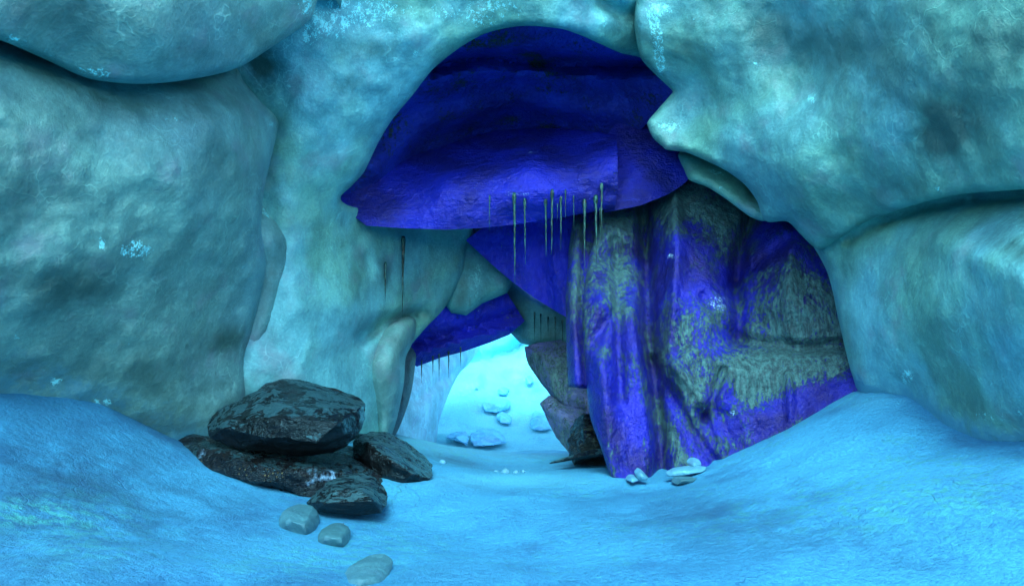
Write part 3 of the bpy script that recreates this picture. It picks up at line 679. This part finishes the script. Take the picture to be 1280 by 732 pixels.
grp = 'small ice pebbles on the tunnel snow'
for i, (x, y, Y, w, lab) in enumerate([(632,589,11.9,6,'biggest ice pebble in the middle of the tunnel snow'),(620,590,12.0,4.5,'ice pebble just left of the biggest one'),(645,589,11.9,4,'ice pebble just right of the biggest one'),(654,588,11.9,3,'smallest ice pebble at the right end of the row'),(553,577,11.8,5,'ice pebble on the snow right of the striped boulder'),(515,567,12.2,4.5,'ice pebble behind the striped boulder near the left tunnel wall')]):
    lump('ice_pebble', [(x-w,y,Y),(x-w*.7,y-w*.6,Y),(x,y-w*.9,Y),(x+w*.8,y-w*.5,Y),(x+w,y,Y),(x+w*.5,y+w*.5,Y-.03),(x-w*.6,y+w*.5,Y-.03)], [(x,y-.2*w,Y-w*.008)], w*.014, lab, grp, bev=.01, cat='ice pebble', amp=.006, mat=M_pale)

# ------------------------------------------------------------------ icicles
def icicle(px, y0, y1, w, Y, label, group, bend=0.0):
    top = P(px, y0, Y); bot = P(px, y1, Y); Ln = top[2]-bot[2]; r0 = w/2*Y/F
    bm = bmesh.new(); n = 22; s = 8; rings = []; off = random.uniform(0, 99)
    for k in range(n+1):
        t = k/n
        r = r0*(1-t)**.8*(1+.22*noise.noise(Vector((t*9, off, 0))))
        if t < .12: r *= 1+.45*math.sin(t/.12*math.pi)
        r = max(r, .0025)
        cx = top[0]+.25*r0*noise.noise(Vector((t*4, off, 5)))+bend*r0*t
        cy = top[1]+.25*r0*noise.noise(Vector((t*4, off, 9)))
        rings.append([bm.verts.new((cx+r*math.cos(a)*(1+.15*math.sin(3*a+off)), cy+r*math.sin(a), top[2]+.04-t*(Ln+.04))) for a in [2*math.pi*i/s for i in range(s)]])
    for a, b in zip(rings[:-1], rings[1:]):
        for i in range(s): bm.faces.new((a[i], a[(i+1) % s], b[(i+1) % s], b[i]))
    bm.faces.new(rings[0]); bm.faces.new(rings[-1][::-1])
    bmesh.ops.recalc_face_normals(bm, faces=bm.faces)
    for f in bm.faces: f.smooth = True
    me = bpy.data.meshes.new('icicle'); bm.to_mesh(me); bm.free()
    return tag(link('icicle', me, M_icicle), label, 'icicle', group)
g1 = 'icicles hanging from the blue overhang'
for x, a, b, w, lab in [(612,247,289,2.6,'lone short thin icicle leftmost under the blue overhang'),
    (643,244,356,6,'longest icicle of the overhang, its tip reaching the ice wedge'),
    (656,251,330,4.5,'tapering icicle just right of the longest one under the overhang'),
    (682,252,321,4.6,'icicle in front of the fold of the tilted blue slab, left of the knobbed one'),
    (690,240,318,6,'knobbed dark icicle at the middle of the overhang row'),
    (697,253,275,2.4,'very short thin icicle right beside the knobbed dark icicle'),
    (701,247,312,4.6,'icicle with a bulging root right of the knobbed dark icicle'),
    (707,240,272,3,'short thin icicle high up between the knobbed group and the curtain'),
    (717,247,287,2.4,'hair thin icicle at the left edge of the crusted curtain'),
    (731,252,338,6,'thick icicle crossing the left edge of the crusted curtain'),
    (745,247,333,6.2,'bright thick icicle in front of the crusted curtain'),
    (750,262,303,2.6,'thin icicle touching the right side of the bright thick icicle'),
    (752,232,296,5,'icicle rooted highest at the right end of the overhang row')]:
    icicle(x, a, b, w*.64, Ld(x, a)-.06, lab, g1, random.uniform(-.5, .5))
g2 = 'icicles on the inner left wall'
icicle(504, 298, 397, 4.4, Cd(504, 298)-.10, 'long icicle on the inner left ice wall above the ice lobe', g2)
icicle(482, 330, 377, 2.6, Cd(482, 330)-.10, 'short icicle left of the long one on the inner ice wall', g2)
g3 = 'thin icicles below the low blue slab'
for x, a, b, lab in [(527,453,478,'leftmost thin icicle under the low blue slab'),(541,450,470,'second thin icicle from the left under the low blue slab'),(549,448,476,'longest thin icicle near the left half of the low slab'),(561,445,472,'thin icicle under the middle of the low blue slab'),(576,440,459,'rightmost short icicle under the low blue slab')]:
    icicle(x, a-4, b, 2.0, 14.95, lab, g3)
g4 = 'thin drips on the slanting ice beam'
for x, a, b, lab in [(668,392,425,'leftmost thin drip on the ice beam'),(676,394,428,'second thin drip from the left on the ice beam'),(685,398,420,'short thin drip in the middle of the ice beam'),(694,398,430,'longest thin drip right of the middle of the ice beam'),(703,402,432,'rightmost thin drip on the ice beam beside the curtain flap')]:
    icicle(x, a, b, 1.6, Md(x, a)-.12, lab, g4)

# ------------------------------------------------------------------ far chamber
Q1, _ = mass('tunnel_wall', [(470,390),(550,400),(590,418),(598,434),(588,450),(572,470),(558,500),(548,530),(545,560),(530,600),(470,600)],
    [(490,450,17.5),(490,560,15.5),(520,500,17.2),(545,550,18.5),(560,490,19.5),(575,470,20.5),(598,434,22),(550,410,20)], ice_mat('bright_ice', (.16, .6, .74), (.24, .74, .9), glint=.3), step=4, rw=14, rd=.5, thick=1.0, level=460, amp=.14,
    creases=[([(520,500),(545,480),(572,465)], 6, .25)])
tag(Q1, 'pale streaked ice wall along the left side of the bright tunnel', 'ice wall')
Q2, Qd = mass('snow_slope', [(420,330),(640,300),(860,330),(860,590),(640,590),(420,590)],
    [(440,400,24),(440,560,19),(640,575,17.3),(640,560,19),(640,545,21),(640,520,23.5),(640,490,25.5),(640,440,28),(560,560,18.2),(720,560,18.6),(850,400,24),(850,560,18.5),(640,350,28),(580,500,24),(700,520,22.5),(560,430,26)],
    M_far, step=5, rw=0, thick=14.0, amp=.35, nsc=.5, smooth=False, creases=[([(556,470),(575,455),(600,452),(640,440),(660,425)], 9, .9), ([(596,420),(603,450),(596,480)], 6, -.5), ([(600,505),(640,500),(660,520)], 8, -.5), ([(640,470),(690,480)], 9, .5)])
tag(Q2, kind='structure')
def far(pts, dY, mat, lab, name='far_rock', th=.4):
    dY += .35; rimp = [(x, y, Qd(x, y)-dY) for x, y in pts]
    cx = sum(p[0] for p in pts)/len(pts); cy = sum(p[1] for p in pts)/len(pts)
    o = hull(name, boulder_pts(rimp, [(cx-4, cy-3, Qd(cx, cy)-dY-.35), (cx+5, cy+2, Qd(cx, cy)-dY-.3)], th, .9), mat, bevel=.04, cuts=4, amp=.06, sharp=50)
    return tag(o, lab, 'rock', 'rocks in the bright tunnel')
far([(557,546),(570,541),(584,542),(585,556),(575,553),(562,549)], .3, M_hazed, 'grey slab at the left foot of the bright snow slope')
far([(586,545),(602,537),(618,538),(630,545),(634,552),(615,556),(592,557)], .3, M_hazed, 'broad flat rubble rock right of the grey slab on the bright slope')
far([(602,505),(618,497),(638,500),(636,510),(620,516),(606,513)], .1, M_hazed, 'rounded rubble rock halfway up the bright slope')
far([(620,520),(628,515),(640,521),(638,529),(626,528)], .1, M_hazed, 'small dark rock just below the rounded rubble rock')
far([(622,487),(630,483),(636,487),(632,493),(624,492)], .1, M_hazed, 'smallest rock high up on the bright slope')
far([(662,525),(670,514),(682,516),(690,535),(676,538),(664,535)], .1, M_hazed, 'blue grey rock on the right part of the slope behind the violet slab')
far([(657,472),(663,468),(667,474),(663,480),(658,479)], .05, M_hazed, 'tiny rock on the slope left of the upper violet slab')

HAZE = 0
if HAZE:
    bm = bmesh.new(); bmesh.ops.create_cube(bm, size=1)
    for v in bm.verts: v.co = Vector((v.co.x*70, v.co.y*80+10, -4 if v.co.z < 0 else 16))
    hm = bpy.data.materials.new('haze'); hm.use_nodes = True; t = hm.node_tree; t.nodes.clear()
    ho = t.nodes.new('ShaderNodeOutputMaterial'); hv = t.nodes.new('ShaderNodeVolumePrincipled'); t.links.new(hv.outputs[0], ho.inputs['Volume'])
    hv.inputs['Color'].default_value = (.55, .95, 1, 1); hv.inputs['Density'].default_value = HAZE; hv.inputs['Anisotropy'].default_value = 0
    hme = bpy.data.meshes.new('haze'); bm.to_mesh(hme); bm.free()
    tag(link('haze', hme, hm), kind='stuff')

# ------------------------------------------------------------------ light, sky, camera
EL, AZ = 47.0, 184.0     # sun behind and left of the viewer
w = bpy.data.worlds.new('World'); S.world = w; w.use_nodes = True
nt = w.node_tree; bg = nt.nodes['Background']
sky = nt.nodes.new('ShaderNodeTexSky'); sky.sky_type = 'NISHITA'; sky.sun_disc = False
sky.sun_elevation = R(EL); sky.sun_rotation = R(AZ); sky.altitude = 0; sky.air_density = 1.0; sky.ozone_density = 1.0
nt.links.new(sky.outputs[0], bg.inputs[0]); bg.inputs[1].default_value = .15
sl = bpy.data.lights.new('sun', 'SUN'); sl.energy = 1.5; sl.angle = R(30); sl.color = (.62, .90, 1.0)
so = bpy.data.objects.new('sun', sl); COL.objects.link(so)
d = Vector((math.sin(R(AZ))*math.cos(R(EL)), math.cos(R(AZ))*math.cos(R(EL)), math.sin(R(EL))))
so.rotation_euler = d.to_track_quat('Z', 'Y').to_euler(); so.location = d*30

cd = bpy.data.cameras.new('camera'); cam = bpy.data.objects.new('camera', cd); COL.objects.link(cam)
cd.sensor_width = 36; cd.lens = 36*F/1280; cd.clip_end = 4000; cd.clip_start = .05
cam.location = (0, 0, EYE); cam.rotation_euler = (R(90+HOR), 0, 0); S.camera = cam

S.view_settings.view_transform = 'Standard'; S.view_settings.look = 'None'
S.view_settings.gamma = 1; S.view_settings.exposure = 2.05
S.cycles.use_denoising = True
S.cycles.max_bounces = 5; S.cycles.diffuse_bounces = 3; S.cycles.use_adaptive_sampling = True; S.cycles.adaptive_threshold = .02; S.cycles.volume_bounces = 1
